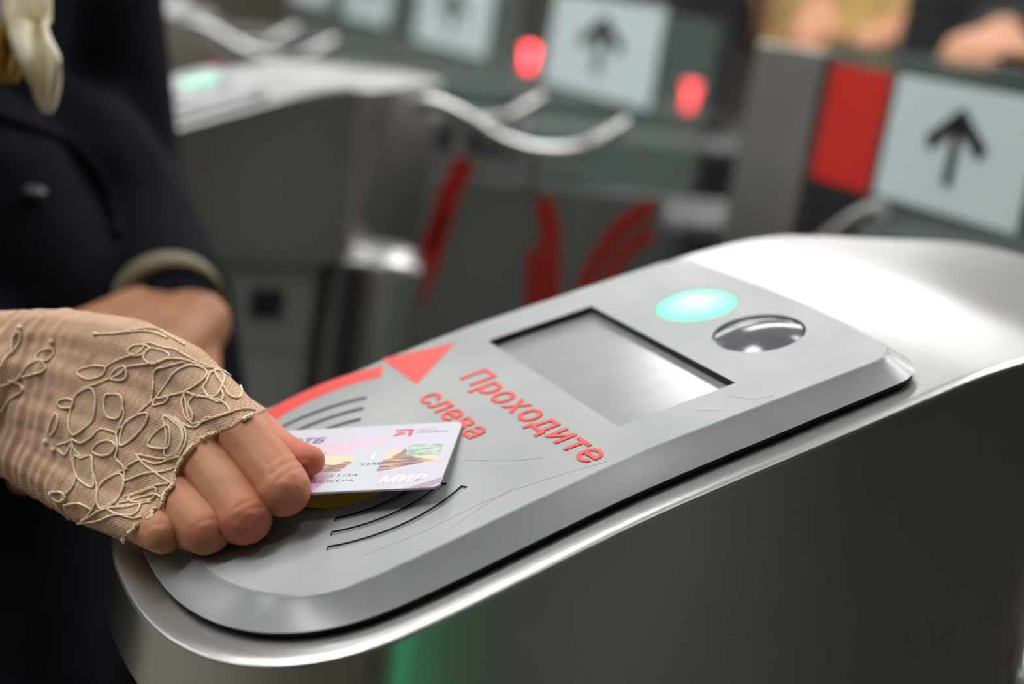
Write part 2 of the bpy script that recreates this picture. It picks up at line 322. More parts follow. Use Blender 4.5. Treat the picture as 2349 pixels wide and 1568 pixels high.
def make_turnstile():
    T = empty('turnstile', (0, 0, 0))
    # --- steel head: nose superellipse, straight sides, rounded slanting rear
    def head_outline(off):
        b = 91.5*S+off; P = []
        nose = [TW(u, v, HS(u)) for u, v in superell(-117, 69+off/S, 91.5+off/S, 2.4, 72)]
        nose = [(p[0], p[1]) for p in nose]                          # right (y=-) ... left (y=+)
        xf = nose[0][0]
        right = [(.150 - (i/26)*(.150-xf), -b) for i in range(0, 26)]
        left = [(xf + (i/36)*(.262-xf), b) for i in range(1, 37)]
        rear = crom([(.262, b), (.283+off, b-.012), (.286+off, b-.05), (.238+off, -.01), (.186+off, -b+.024), (.166+off, -b+.006), (.150, -b)], 6)
        return right + nose + left + [tuple(p) for p in rear[1:-1]]
    loops = []
    for off, dz in ((-.0034,0), (-.0022,-.00022), (-.0011,-.0008), (-.0004,-.0016), (0,-.003)):
        loops.append([(x, y, ZT(x)+dz) for x, y in head_outline(off)])
    lo = head_outline(0)
    def zb(x): return -.108 if x > -.1 else -.108
    for k in (1, 2, 3, 4, 5, 6): loops.append([(x, y, (ZT(x)-.003)+(zb(x)-(ZT(x)-.003))*k/6) for x, y in lo])
    inn = head_outline(-.014); loops.append([(x, y, -.108) for x, y in inn])
    n = len(lo); mb = MB(); V = [p for l in loops for p in l]
    mb.add(V[:], [(k*n+i, k*n+(i+1) % n, (k+1)*n+(i+1) % n, (k+1)*n+i) for k in range(4, len(loops)-1) for i in range(n)] + [tuple((len(loops)-1)*n+i for i in range(n))])
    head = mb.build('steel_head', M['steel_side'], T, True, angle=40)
    V2, F = cdt_sheet([(x, y) for x, y, z in loops[0]], [], .006)
    mt = MB(); mt.add([(x, y, ZT(x)) for x, y in V2], F)
    mt.add(V[:5*n], [(k*n+i, k*n+(i+1) % n, (k+1)*n+(i+1) % n, (k+1)*n+i) for k in range(4) for i in range(n)])
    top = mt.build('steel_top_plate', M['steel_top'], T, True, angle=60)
    bm = bmesh.new(); bm.from_mesh(top.data); bmesh.ops.remove_doubles(bm, verts=bm.verts, dist=1e-6); bmesh.ops.recalc_face_normals(bm, faces=bm.faces); bm.to_mesh(top.data); bm.free()
    hx = np.array(head_outline(0)); tg = np.roll(hx, -1, 0)-np.roll(hx, 1, 0); on = np.stack([tg[:,1], -tg[:,0]], 1); on /= np.linalg.norm(on, axis=1)[:, None]
    if (on[0]*np.array([0,-1])).sum() < 0: on = -on
    nv = []
    for v in top.data.vertices:
        x, y, z = v.co; sl = (ZT(x+.002)-ZT(x-.002))/.004; up_ = np.array([-sl, 0, 1.0]); up_ /= np.linalg.norm(up_)
        j = int(np.argmin((hx[:,0]-x)**2+(hx[:,1]-y)**2)); th = math.asin(min(1, max(0, (ZT(x)-z)/.003)))
        q = up_*math.cos(th*1.0)+np.array([*on[j], 0])*math.sin(th); nv.append(tuple(q/np.linalg.norm(q)))
    top.data.normals_split_custom_set_from_vertices(nv)
    # --- validator panel
    holes = [s for s in SLOTS] + [sub_loop(SCREEN, 6), circle(*C1, 48), circle(*C2, 48), circle(-103.5, 0, 26.5, 48)]
    edge = panel_outline(-1.0)
    V2, F = cdt_sheet(edge, holes, 6.0)
    pm = MB(); pm.add([TW(u, v, H(u)) for u, v in V2], F)
    wall_floor(pm, holes[9], 1.2)
    P = pm.build('validator_panel', M['panel'], T, True, angle=30)
    rm = MB(); wall_floor(rm, holes[6], 3.4); rm.build('display_recess', M['gap'], P)
    rm = MB(); wall_floor(rm, holes[7], 2.5); rm.build('lamp_recess', M['panel_side'], P)
    rm = MB(); wall_floor(rm, holes[8], 2.5); rm.build('button_recess', M['gap'], P)
    P['label'] = 'grey worn plastic validator shell with rounded nose'
    prof = [(-1.0,0.0,0), (-.35,-.10,0), (.25,-.5,0), (.8,-1.05,0), (10.0,None,2.7)]
    rows = []
    for d, drop, g in prof:
        row = []
        for (u, v) in panel_outline(d):
            uu = u; row.append(TW(u, v, H(u)+drop) if drop is not None else TW(u, v, HS(u)+g))
        rows.append(row)
    n = len(rows[0]); em = MB(); em.add([p for r in rows for p in r], [(k*n+i, k*n+(i+1) % n, (k+1)*n+(i+1) % n, (k+1)*n+i) for k in range(len(rows)-1) for i in range(n)])
    rg = [[TW(u, v, HS(u)+g) for u, v in panel_outline(d)] for d, g in ((10.0,2.7), (9.4,2.2), (8.6,.15))]
    gm = MB(); gm.add([q for r_ in rg for q in r_], [(k*n+i, k*n+(i+1) % n, (k+1)*n+(i+1) % n, (k+1)*n+i) for k in range(2) for i in range(n)]); gm.build('shadow_joint', M['gap'], P, label='undercut below the shell, its shade put in as black')  # undercut coloured near black to stand in for the shade below the shell
    eo = em.build('bevelled_edge', M['panel_side'], P, True, angle=25)
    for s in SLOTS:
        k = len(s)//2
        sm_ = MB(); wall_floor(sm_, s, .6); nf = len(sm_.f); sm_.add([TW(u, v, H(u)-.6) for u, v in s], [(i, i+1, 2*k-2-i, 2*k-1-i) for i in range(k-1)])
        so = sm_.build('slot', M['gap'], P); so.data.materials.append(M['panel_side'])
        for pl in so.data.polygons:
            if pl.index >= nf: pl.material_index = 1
    V2, F = cdt_sheet(sub_loop(SCREEN, 8), [], 8); MB().add([TW(u, v, H(u)-3.0) for u, v in V2], F).build('display', M['lcd'], P, True, 'grey glossy display reflecting the lamps')
    def dome(c, h0, rise, rr):
        V = []; F = []; nr = 9; k = 48
        for i in range(nr):
            q = rr*(1-i/nr)
            for j in range(k): V.append(TW(c[0]+q*math.cos(2*math.pi*j/k), c[1]+q*math.sin(2*math.pi*j/k), h0+rise*(1-(q/rr)**2)))
        V.append(TW(c[0], c[1], h0+rise))
        for i in range(nr-1):
            for j in range(k): F.append((i*k+j, i*k+(j+1) % k, (i+1)*k+(j+1) % k, (i+1)*k+j))
        F += [((nr-1)*k+j, (nr-1)*k+(j+1) % k, nr*k) for j in range(k)]
        return MB().add(V, F)
    dome(C1, -.1, 2.0, C1[2]-.25).build('status_lamp', M['mint'], P, True, 'round mint green glowing lamp')
    dome(C2, -.5, 2.6, C2[2]-.9).build('smoked_button', M['dome'], P, True, 'round smoked dark dome')
    d3 = dome((-103.5, 0), H(-103.5)-1.0, 1.2, 26.3); d3.build('reader_target', M['yellow'], P, True, 'yellow round reading target')
    # print on the panel
    ar = [(-91+59.0*math.cos(a), -15+59.0*math.sin(a)) for a in [R_(-62-i*5) for i in range(26)]]
    ai = [(-91+49.0*math.cos(a), -15+49.0*math.sin(a)) for a in [R_(-62-i*5) for i in range(26)]]
    arm = MB(); V = []
    for o_, i_ in zip(ar, ai):
        for k in range(4):
            u = o_[0]+(i_[0]-o_[0])*k/3; v = o_[1]+(i_[1]-o_[1])*k/3; V.append(TW(u, v, H(u)+.12))
    arm.add(V, [(i*4+k, i*4+k+1, (i+1)*4+k+1, (i+1)*4+k) for i in range(25) for k in range(3)])
    V2, F = cdt_sheet(sub_loop([(-34,-61.5), (-61.5,-73.5), (-60.5,-39)], 5), [], 5); arm.add([TW(u, v, H(u)+.14) for u, v in V2], F)
    arm.build('printed_arrow', M['red'], P, True, 'curved red printed arrow')
    def lettering(body, u0, v0, u1, v1, size, name, space, sx):
        V, F = text_flat(body, size, .06, .05, space, .20)
        xs = [p[0] for p in V]; x0, x1 = min(xs), max(xs)
        def mp(p):
            s_ = (p[0]-x0)/(x1-x0); v = v0+(v1-v0)*s_; u = u0+(u1-u0)*s_ + p[1]; return TW(u, v, H(u)+.22+p[2])
        MB().add([mp(p) for p in V], F).build(name, M['red'], P, False, 'red lettering')
    lettering('Проходите', -46.3, -29.5, -44.0, 65.5, 14.4, 'lettering', 1.08, 1)
    lettering('слева', -65.0, -27.0, -64.5, 18.5, 13.2, 'lettering', 1.08, 1)
    for pts in ([(-121,58.5), (-100,60.5), (-78,60), (-60,63), (-38,69)], [(-95,66), (-80,62), (-66,59.5)], [(2,60), (9,66), (12,63)], [(16,58), (20,66), (27,69)], [(-72,30), (-60,44), (-52,50)]):
        MB().tube([TW(u, v, H(u)+.03) for u, v in crom(pts, 8)], .000035, 5).build('scratch', M['plate_dark'], P)
    # --- base, column, middle, rear
    ba = MB().box(-.105, .146, -.078, .078, FLOOR_Z, -.1075, .004).build('base_cabinet', M['steel_side'], T)
    MB().box(.044, .140, -.0815, -.078, -.188, -.116, .001).build('access_plate', M['plate'], ba)
    MB().box(.044, .140, -.0815, -.078, -.40, -.191, .001).build('access_plate', M['plate'], ba)
    lk = MB().box(.086, .114, -.0828, -.0812, -.160, -.136, .003); lk.build('lock', M['dark_metal'], ba, label='dark square lock')
    co = MB().lathe((.195, -.070, 0), [(.046, FLOOR_Z), (.046, -.114), (.0445, -.105), (.040, -.099), (.030, -.095), (.012, -.093)], 36).build('column', M['steel_pole'], T, True, angle=40)
    MB().box(.232, .47, -.085, -.079, -.78, -.03).build('side_panel', M['side_glass'], T, label='grey green tinted glass side panel')
    sp = [c for c in T.children if c.name.startswith('side_panel')][0]
    MB().box(.232, .47, .079, .085, -.78, -.03).build('side_panel', M['side_glass'], T, label='grey green tinted glass side panel')
    def stroke(pts, wid):
        P_ = crom([(a, b) for a, b in pts], 6); Lf, Rt = [], []
        for i, p in enumerate(P_):
            a = P_[max(0, i-1)]; b = P_[min(len(P_)-1, i+1)]; t = b-a; t = t/np.linalg.norm(t); nn = np.array([-t[1], t[0]]); Lf.append(p+nn*wid/2); Rt.append(p-nn*wid/2)
        k = len(P_); V = [(q[0], -.0858, q[1]) for q in Lf] + [(q[0], -.0858, q[1]) for q in Rt] + [(q[0], -.0851, q[1]) for q in Lf] + [(q[0], -.0851, q[1]) for q in Rt]
        F = [(i, i+1, k+i+1, k+i) for i in range(k-1)] + [(i, i+1, 2*k+i+1, 2*k+i) for i in range(k-1)] + [(k+i, k+i+1, 3*k+i+1, 3*k+i) for i in range(k-1)]
        MB().add(V, F).build('emblem_stroke', M['darkred'], sp)
    dx = .021
    for pts, wd in (([(.240+dx,-.012), (.228+dx,-.045), (.221+dx,-.085), (.213+dx,-.125), (.205+dx,-.160)], .020),
                    ([(.228+dx,-.058), (.220+dx,-.078), (.213+dx,-.094)], .016),
                    ([(.318+dx,-.040), (.330+dx,-.062), (.337+dx,-.090), (.342+dx,-.125), (.345+dx,-.17)], .017),
                    ([(.318+dx,-.085), (.322+dx,-.110), (.326+dx,-.140), (.328+dx,-.17)], .013),
                    ([(.436+dx,-.036), (.408+dx,-.056), (.392+dx,-.078), (.380+dx,-.105), (.373+dx,-.15)], .015),
                    ([(.440+dx,-.062), (.418+dx,-.078), (.405+dx,-.098), (.397+dx,-.14)], .014)): stroke(pts, wd)
    for y in (-.084, .084):
        rl = crom([(.205,y,.030), (.222,y,.032), (.252,y,.024), (.290,y,.008), (.330,y,.002), (.372,y,.008), (.405,y,.027), (.415,y,.034)], 6)
        MB().tube(rl, .0068, 10).tube([(.33,y,.002), (.33,y*.98,-.032)], .005, 8).build('guard_rail', M['steel_pole'], T, True, angle=50)
    rh = MB().box(.50, 1.60, -.080, .088, -.60, -.050, .012).build('rear_housing', M['dark_metal'], T)
    MB().box(.55, 1.50, -.07, .07, FLOOR_Z, -.60, .003).build('rear_base', M['steel_side'], T)
    MB().lathe((1.525, -.055, -.012), [(.010, -.04), (.010, .004), (.017, .006), (.018, .011), (.016, .016), (.011, .019), (.004, .020)], 24).build('stop_lamp', M['redlamp'], T, True, 'red glowing lamp')
    return T
T0 = make_turnstile()
STEP = (-.0206, .737)
labels = ['nearest stainless steel turnstile with grey validator under the hand and bank card',
          'stainless turnstile directly beyond the sleeve of the dark uniform, mint lamp lit',
          'second blurred turnstile beyond the nearest one, seen over the steel top behind the person',
          'third blurred turnstile beyond the nearest one, with a glowing red lamp',
          'farthest blurred turnstile of the row, with a glowing red lamp']
TS = [T0]
for k in range(1, 5): TS.append(copy_tree(T0))
tr = copy_tree(T0); tr.location = (-STEP[0], -STEP[1], 0); tag(tr, 'turnstile on the near side of the nearest one, green lane light on its flank', 'turnstile', 'row of turnstiles')
M['green'] = mat('green_lane_light', (.1,.4,.25), .3, emit=(.02,1.0,.45), estr=11.0)
MB().box(.0955, .0995, .0785, .083, -.52, -.20, .001).build('lane_light', M['green'], tr, label='green glowing strip')  # unseen strip, added for the green streak on the nearest machine's side
for k, t in enumerate(TS):
    t.location = (STEP[0]*k, STEP[1]*k, 0); tag(t, labels[k], 'turnstile', 'row of turnstiles')

# ------------------------------------------------------------------ glass gates with signs across the lanes
def make_gate():
    g = empty('glass_gate', (0, 0, 0))
    MB().box(-.004, .004, -.25, .17, -.82, .135, .001).build('pane', M['glass'], g)
    f = MB(); f.box(-.012, .012, .17, .268, -.85, .125, .003); f.build('post', M['steel_side'], g)
    MB().box(-.0055, -.0041, -.078, .078, .019, .1165).build('arrow_sign', M['sign'], g, label='pale sign with a black up arrow')
    sg = [c for c in g.children if c.name.startswith('arrow_sign')][0]
    a = MB()
    def bar(p, q, wd):
        p = np.array(p); q = np.array(q); t = (q-p)/np.linalg.norm(q-p); nn = np.array([-t[1], t[0]])*wd/2
        pts = [p+nn, q+nn, q-nn, p-nn]; a.add([(-.0064, y, z) for y, z in pts] + [(-.0056, y, z) for y, z in pts], [(0,1,2,3), (7,6,5,4), (0,1,5,4), (1,2,6,5), (2,3,7,6), (3,0,4,7)])
    bar((0,.040), (0,.088), .0100); bar((.030,.068), (-.003,.0955), .0125); bar((-.030,.068), (.003,.0955), .0125)
    a.build('arrow', M['ink'], sg)
    MB().box(-.0055, -.0041, .088, .163, .018, .1165).build('red_strip', M['darkred'], g, label='dark red vertical strip')
    MB().box(-.0055, -.0041, .088, .163, -.10, .0175).build('dark_strip', M['ink'], g, label='dark gap below the red strip, put in as a black sheet')  # black sheet added where only the dark gap behind the pane shows
    MB().tube(crom([(-.02,.125,-.045), (-.02,.10,-.022), (-.02,.072,.000), (-.02,.05,.012)], 5), .008, 10).build('push_bar', M['steel_pole'], g, True)
    return g
G0 = make_gate()
gates = [(.52, .372, 1.0), (.637, 1.135, 1.75), (.74, 1.83, 1.95), (.86, 2.56, 1.7), (.98, 3.32, 2.0)]
gl = ['glass gate with red strip and large arrow sign behind the nearest steel top',
      'glass gate whose pale arrow sign stands between the two glowing red lamps',
      'blurred glass gate with pale sign, just left of the left glowing red lamp',
      'blurred glass gate with pale sign above the far corner of the mint lamp turnstile',
      'farthest blurred glass gate, its pale sign high above the mint lamp turnstile']
for i, (x, y, wf) in enumerate(gates):
    g = G0 if i == 0 else copy_tree(G0); g.location = (x, y, 0)
    if i: 
        for ch in list(g.children):
            nm = ch.name.split('.')[0]
            if nm in ('arrow_sign',): ch.scale = (1, wf, 1.22)
            if nm in ('red_strip', 'dark_strip', 'push_bar', 'post'): bpy.data.objects.remove(ch)
    tag(g, gl[i], 'gate', 'glass gates across the lanes')
# ------------------------------------------------------------------ bank card
CR = np.array([[0.8037328096986645, 0.5247224323854998, -0.2804994466399805], [-0.5417185260106345, 0.8403277308565215, 0.01975710835104827], [0.24607846145235068, 0.13607231057409988, 0.9596508308256028]])
CT = np.array([-0.10786209070162431, -0.005840382604324808, -0.03707370706829303])
M['card'] = mat('lavender_white_card', (.60,.565,.655), .32, coat=.3)
M['card_edge'] = mat('card_core', (.45,.45,.55), .4)
def cmat(n, c): return mat('card_print_'+n, c, .35, coat=.3)
CM = dict(pink=cmat('pink', (.78,.52,.70)), palepink=cmat('pale_pink', (.72,.50,.60)), magenta=cmat('magenta', (.68,.33,.64)), gold=cmat('gold', (.76,.63,.42)), brown=mat('card_print_skyline', (.24,.12,.16), .35, coat=.3, var=(260, (.72,.48,.30), .42, .68, (.6,3.2,1))),
          mauve=cmat('mauve', (.42,.30,.40)), grey=cmat('silver', (.58,.60,.65)), violet=cmat('violet', (.16,.09,.30)), logo=cmat('crimson', (.62,.06,.10)), ink=cmat('ink', (.05,.05,.07)), white=cmat('white', (.80,.80,.84)),
          holo=mat('card_hologram', (.36,.55,.48), .25, .5, var=(330, (.80,.82,.80), .42, .6)), holo2=mat('card_hologram_bright', (.50,.86,.55), .25, .4, var=(500, (.85,.65,.65), .5, .62)))
card = empty('bank_card', (0, 0, 0)); tag(card, 'pale pink and lavender bank card pinched under the lace gloved thumb', 'bank card')
card.matrix_world = Matrix(((*CR[0], CT[0]), (*CR[1], CT[1]), (*CR[2], CT[2]), (0, 0, 0, 1)))
mm = .001
def rrect(w_, h_, r, n=6):
    P = []
    for cx, cy, a0 in ((w_-r, h_-r, 0), (-w_+r, h_-r, 90), (-w_+r, -h_+r, 180), (w_-r, -h_+r, 270)):
        P += [(cx+r*math.cos(R_(a0+90*i/n)), cy+r*math.sin(R_(a0+90*i/n))) for i in range(n+1)]
    return P
MB().prism([(x*mm, y*mm) for x, y in rrect(42.8, 27.0, 3.2)], -.76*mm, 0).build('card_body', M['card'], card)
LV = [0]
def cprint(name, polys, m, lvl):
    b = MB()
    for p in polys: b.prism([(x*mm, y*mm) for x, y in p], 0.0, (.012+.012*lvl)*mm)
    return b.build(name, CM[m], card)
def ctext(name, s, x, y, size, m, lvl, width=None, shear=0, off=0.0):
    V, F = text_flat(s, size, shear, 0, 1.0, off*1.6); xs = [p[0] for p in V]; x0, x1 = min(xs), max(xs); k = (width/(x1-x0)) if width else 1
    return MB().add([((x+(p[0]-x0)*k)*mm, (y+p[1])*mm, (.012+.012*lvl+p[2])*mm) for p in V], F).build(name, CM[m], card)
band = [(-42,-26.5)]
cprint('pink_band', [[(-42,8), (-20,11), (0,12.5), (12,15), (20,19), (14,12), (4,9), (-6,7), (-24,4), (-42,1)], [(-42,1), (-6,7), (4,9), (6,4), (-8,2.5), (-42,-3)]], 'palepink', 0)
cprint('pink_corner', [[(-42,-24), (-40,-26.6), (-1,-26.6), (3.5,-20), (-8,-19), (-42,-18)]], 'magenta', 0)
cprint('pink_wash', [[(-42,-18), (-8,-19), (3.5,-20), (-1,-12), (-42,-11)]], 'pink', 0)
cprint('gold_sky', [[(-42,-3), (-8,2.5), (6,2), (9,-3), (7,-7), (-42,-8)], [(18.8,3), (22,5), (30,1), (38,-2), (39,-6), (20,-5)]], 'gold', 1)
cprint('skyline', [[(-42,-8), (-30,-5), (-12,-6.5), (-2,-4.5), (2,-6), (5,-3.5), (9,-4), (6,-11), (-42,-12)]], 'brown', 2)
cprint('skyline', [[(18.4,-13.0), (19.2,-3.5), (21.5,-2.6), (22.5,.5), (24,2), (25.4,5.5), (26.6,2), (28.5,-1), (32,-3), (37,-5.5), (33,-7.5), (28,-9), (23,-11.5)]], 'brown', 2)
cprint('silver_cut', [[(9.5,5), (12,7.5), (18.5,9), (17,2), (18.2,-13), (20,-26.6), (-1,-26.6), (5,-11), (8,-4)]], 'grey', 3)
cprint('silver_spire', [[(13.8,-2), (15.2,-2), (14.8,6.5)]], 'white', 4)
cprint('corner_flash', [[(32,-26.6), (38,-23), (42.5,-19.5), (42.7,-23.5), (39.6,-26.7)]], 'mauve', 2)
cprint('corner_flash', [[(30.5,-26.6), (32,-26.6), (38,-23), (35,-24.3)]], 'pink', 3)
cprint('hologram', [rrect(6.2, 4.6, .8)], 'holo', 3)
hg = [c for c in card.children if c.name.startswith('hologram')][0]; hg.location = (32.5*mm, 3.6*mm, 0)
for (a, b_, c_, d_) in ((-3.6,1.2,1.6,1.1), (.4,1.9,1.9,.9), (3.3,-.6,1.5,1.5), (-1.2,-1.8,2.1,.9), (2.6,2.2,1.0,.8)):
    MB().prism([((a+c_*math.cos(t*.5236))*mm, (b_+d_*math.sin(t*.5236))*mm) for t in range(12)], 0, .075*mm).build('hologram_speckle', CM['holo2'], hg)  # brighter green speckles laid over the hologram
ctext('bank_logo', 'ВТБ', -20.3, 13.9, 6.4, 'violet', 4, 13.6, .25, .09)
ctext('digit', '1', -4.2, 3.2, 3.4, 'ink', 4)
ctext('card_number', '5298', 11.4, -7.4, 2.9, 'ink', 4, 7.8)
ctext('expiry_date', '11/24', 3.0, -15.6, 2.6, 'ink', 4, 9.4)
ctext('holder_name', 'ALEKSEEVA', -6.6, -19.6, 2.3, 'ink', 4, 18.6)
ctext('payment_logo', 'МИР', 21.0, -22.0, 7.4, 'white', 4, 16.4, .22, .16)
ctext('small_lettering', 'КАРТА', 27.0, 20.6, 1.8, 'violet', 4, 7.0)
ctext('small_lettering', 'МОСКВИЧА', 27.0, 18.3, 1.8, 'violet', 4, 11.6)
cprint('city_logo', [[(18.8,22.2), (25.3,22.2), (25.3,16.2), (23.8,16.2), (23.8,20.9), (18.8,20.9)], [(18.7,17.4), (20.4,18.6), (22.6,18.6), (22.6,17.4), (20.6,17.4), (19.6,16.4), (18.7,16.4)], [(18.7,19.9), (22.6,19.9), (22.6,19.1), (19.6,19.1)]], 'logo', 4)

# ------------------------------------------------------------------ the woman in the dark uniform
def skin_mat(name, a, b, c):
    m = mat(name, a, .56, spec=.3, sss=.08, bump=(420, .18, (1,1,1), .0005)); nt = m.node_tree; bs = nt.nodes['Principled BSDF']
    tc = nt.nodes.new('ShaderNodeTexCoord'); n1 = nt.nodes.new('ShaderNodeTexNoise'); n1.inputs['Scale'].default_value = 55; n1.inputs['Detail'].default_value = 5
    r = nt.nodes.new('ShaderNodeValToRGB'); r.color_ramp.elements[0].position = .3; r.color_ramp.elements[1].position = .72; r.color_ramp.elements[0].color = (*a, 1); r.color_ramp.elements[1].color = (*b, 1)
    at = nt.nodes.new('ShaderNodeAttribute'); at.attribute_name = 'flush'; mx = nt.nodes.new('ShaderNodeMix'); mx.data_type = 'RGBA'
    nt.links.new(tc.outputs['Object'], n1.inputs['Vector']); nt.links.new(n1.outputs['Fac'], r.inputs[0]); nt.links.new(at.outputs['Fac'], mx.inputs[0]); nt.links.new(r.outputs[0], mx.inputs[6]); mx.inputs[7].default_value = (*c, 1)
    nt.links.new(mx.outputs[2], bs.inputs['Base Color']); return m
M['skin'] = skin_mat('skin', (.40,.168,.088), (.55,.265,.15), (.52,.125,.08))
M['cloth'] = mat('dark_navy_wool', (.0055,.006,.010), .9, spec=.10, bump=(600, .3, (1,1,1), .001), var=(30, (.008,.009,.014), .4, .7))
M['beige_band'] = mat('khaki_band', (.20,.17,.105), .8, bump=(400, .3, (1,1,1), .001))
M['hair'] = mat('dark_hair', (.03,.018,.01), .5)
pw = empty('person', (*pt(-425, 300, .83)[:2], FLOOR_Z)); PW = np.array(pw.location)
tag(pw, 'person in dark uniform with lace fingerless glove, holding the bank card on the validator', 'person')
def pchild(name, V, F, m, smooth=True, label=None): return mesh_obj(name, np.asarray(V)-PW, F, m, pw, smooth, label)
def hp(px, py, d, r): return (*pt(px, py, d), r*mm)
meta = [[hp(-30,872,.556,24.5), hp(20,870,.548,23.5)]]
fing = {
 'index': ([hp(0,795,.550,13.2), hp(150,787,.540,12.8), hp(300,808,.522,12.3), hp(415,862,.508,11.6), hp(500,938,.499,10.6)],
           [hp(545,985,.492,9.8), hp(602,1052,.483,9.3), hp(640,1102,.477,9.3), hp(650,1122,.4745,9.3)], [hp(618,1128,.488,8.2), hp(575,1120,.497,7.6), hp(540,1105,.502,6.8)]),
 'middle': ([hp(0,850,.550,14), hp(190,875,.530,13.2), hp(335,935,.512,12.5), hp(435,1002,.497,10.9)],
           [hp(488,1076,.487,9.7), hp(535,1142,.478,9.4), hp(562,1187,.471,9.2)], [hp(515,1190,.484,8.2), hp(470,1180,.492,7.4), hp(440,1160,.496,6.8)]),
 'ring': ([hp(0,920,.550,14), hp(150,965,.530,13.2), hp(285,1022,.512,12.2), hp(370,1087,.497,10.4)],
           [hp(412,1145,.487,9.2), hp(447,1187,.478,8.9), hp(472,1215,.4725,8.5)], [hp(420,1208,.485,7.6), hp(385,1195,.492,7), hp(360,1180,.495,6.4)]),
 'little': ([hp(0,985,.550,13.4), hp(112,1060,.532,13), hp(215,1128,.514,12), hp(290,1170,.499,9.8)],
           [hp(318,1190,.490,8.1), hp(350,1208,.4815,7.7), hp(374,1222,.4765,7.2)], [hp(330,1207,.485,6.7), hp(300,1198,.49,6.1), hp(280,1190,.493,5.6)]),
}
thumb = [hp(150,840,.565,14), hp(300,860,.552,13), hp(420,900,.536,11.6), hp(585,992,.511,8.8), hp(638,1034,.4995,7.6), hp(690,1053,.491,6.3), hp(710,1056,.4885,5.7)]
balls = []; palm = []
for k, (a, b, c) in fing.items(): palm += chain(a); balls += chain(a + b + c)
ms = [fing[k][0] for k in ('index', 'middle', 'ring', 'little')]
for A, B in zip(ms[:-1], ms[1:]):
    ca = crom(A, 6); cb_ = crom(B, 6); n = min(len(ca), len(cb_))
    for i in range(0, n):
        p = ca[int(i*(len(ca)-1)/(n-1))]; q = cb_[int(i*(len(cb_)-1)/(n-1))]
        if i < n*.97:
            mid = (p+q)/2; mid[3] *= .97; palm.append(mid)
palm += chain(meta[0]); th_pad = [np.array(hp(230,930,.552,17)), np.array(hp(330,960,.538,14))]
palm += th_pad; balls += palm + chain(thumb)
arm = chain([hp(20,870,.548,23.5), hp(-30,872,.556,24.5), hp(-200,870,.585,30), hp(-330,860,.61,33)], .3)
palm += arm[:8]
def join(parts):
    V = np.concatenate([v for v, f in parts]); F = []; o = 0
    for v, f in parts: F += [tuple(i+o for i in q) for q in f]; o += len(v)
    return V, F
grow = lambda c, k: [(*x[:3], x[3]*k) for x in c]
HV, HF = join([blob(palm+arm, .0009, 5, .5), blob(chain(thumb, .14), .0008, 12, .5)] + [blob(chain(grow(fing[k][0][-2:], .90) + grow(fing[k][1], 1.035) + fing[k][2], .14), .0007, 14, .5) for k in fing])
# --- body: trunk, head, arms, legs (covered by the clothes where the clothes are)
rt = np.array([.897,-.443]); aw = np.array([.476,.879]); Fd = .88*rt-.47*aw; Fd /= np.linalg.norm(Fd); Ld = np.array([-Fd[1], Fd[0]])
if Ld @ aw < 0: Ld = -Ld
def bp(f, l, z, r): return (*(PW[:2] + Fd*f + Ld*l), FLOOR_Z+z, r)
def bw(P, r): return (P[0], P[1], P[2], r)
elbL = pt(262,430,.94); wrL = pt(402,745,.79); haL = pt(255,850,.735); elbR = pt(-900,640,.70); shL = bp(0,.150,1.345,.05); shR = bp(0,-.150,1.345,.05)
body = []
for l in (-.07, 0, .07): body += chain([bp(0,l,.85,.10), bp(0,l,1.05,.082), bp(0,l,1.25,.085), bp(0,l*.8,1.33,.06)], .35)
body += chain([bp(0,0,1.33,.055), bp(.02,0,1.47,.050)], .3)
body += chain([bp(.03,0,1.545,.078), bp(.02,0,1.60,.088)], .2) + chain([bp(.075,0,1.49,.038), bp(.06,0,1.53,.06)], .3)
body += chain([bp(.108,0,1.535,.012), bp(.098,0,1.565,.010)], .3) + [np.array(bp(.01,s*.083,1.54,.018)) for s in (-1, 1)] + [np.array(bp(.082,s*.03,1.565,.016)) for s in (-1, 1)] + [np.array(bp(.098,0,1.505,.014))]
for s in (-1, 1):
    body += chain([bp(0,s*.075,.86,.078), bp(.005,s*.075,.48,.055), bp(-.01,s*.085,.10,.038), bp(-.02,s*.085,.05,.035)], .35) + chain([bp(-.03,s*.085,.04,.035), bp(.12,s*.09,.025,.025)], .3)
body += chain([shL, bw(elbL,.040), bw(wrL,.0195)], .35) + chain([bw(wrL,.0195), bw(haL,.026)], .3)
body += chain([shR, bw(elbR,.040), hp(-330,860,.61,33)], .35)
BV, BF = blob(body, .008, 4)
# the left hand: palm and five fingers, closing softly
lh = []; d0 = (haL-wrL)/np.linalg.norm(haL-wrL); up = np.array([0,0,1.0]); sd = np.cross(d0, up); sd /= np.linalg.norm(sd); nn = np.cross(sd, d0)
def lp(a, b, c, r): return (*(wrL + d0*a + sd*b + nn*c), r)
for i, (o, L) in enumerate(((-.028,.070), (-.010,.078), (.009,.074), (.027,.058))):
    lh += chain([lp(0,o*.5,.004,.019), lp(.075,o*1.05,.010,.0135), lp(.075+L*.45,o*1.15,.004,.0098), lp(.075+L*.72,o*1.15,-.016,.0086), lp(.075+L*.70,o*1.1,-.034,.0075)], .25)
lh += chain([lp(.015,-.018,-.004,.017), lp(.055,-.046,-.012,.0125), lp(.085,-.052,-.022,.0098), lp(.105,-.046,-.032,.0085)], .25)
for a in (.02, .045, .065): lh += [np.array(lp(a, b, .006, .0165)) for b in (-.018, 0, .018)]
LV_, LF = blob(lh, .0025, 4)
allV = np.concatenate([HV, BV, LV_]); allF = HF + [tuple(i+len(HV) for i in f) for f in BF] + [tuple(i+len(HV)+len(BV) for i in f) for f in LF]
bo = pchild('body', allV, allF, M['skin'])
fl = np.zeros(len(allV), dtype=np.float32)
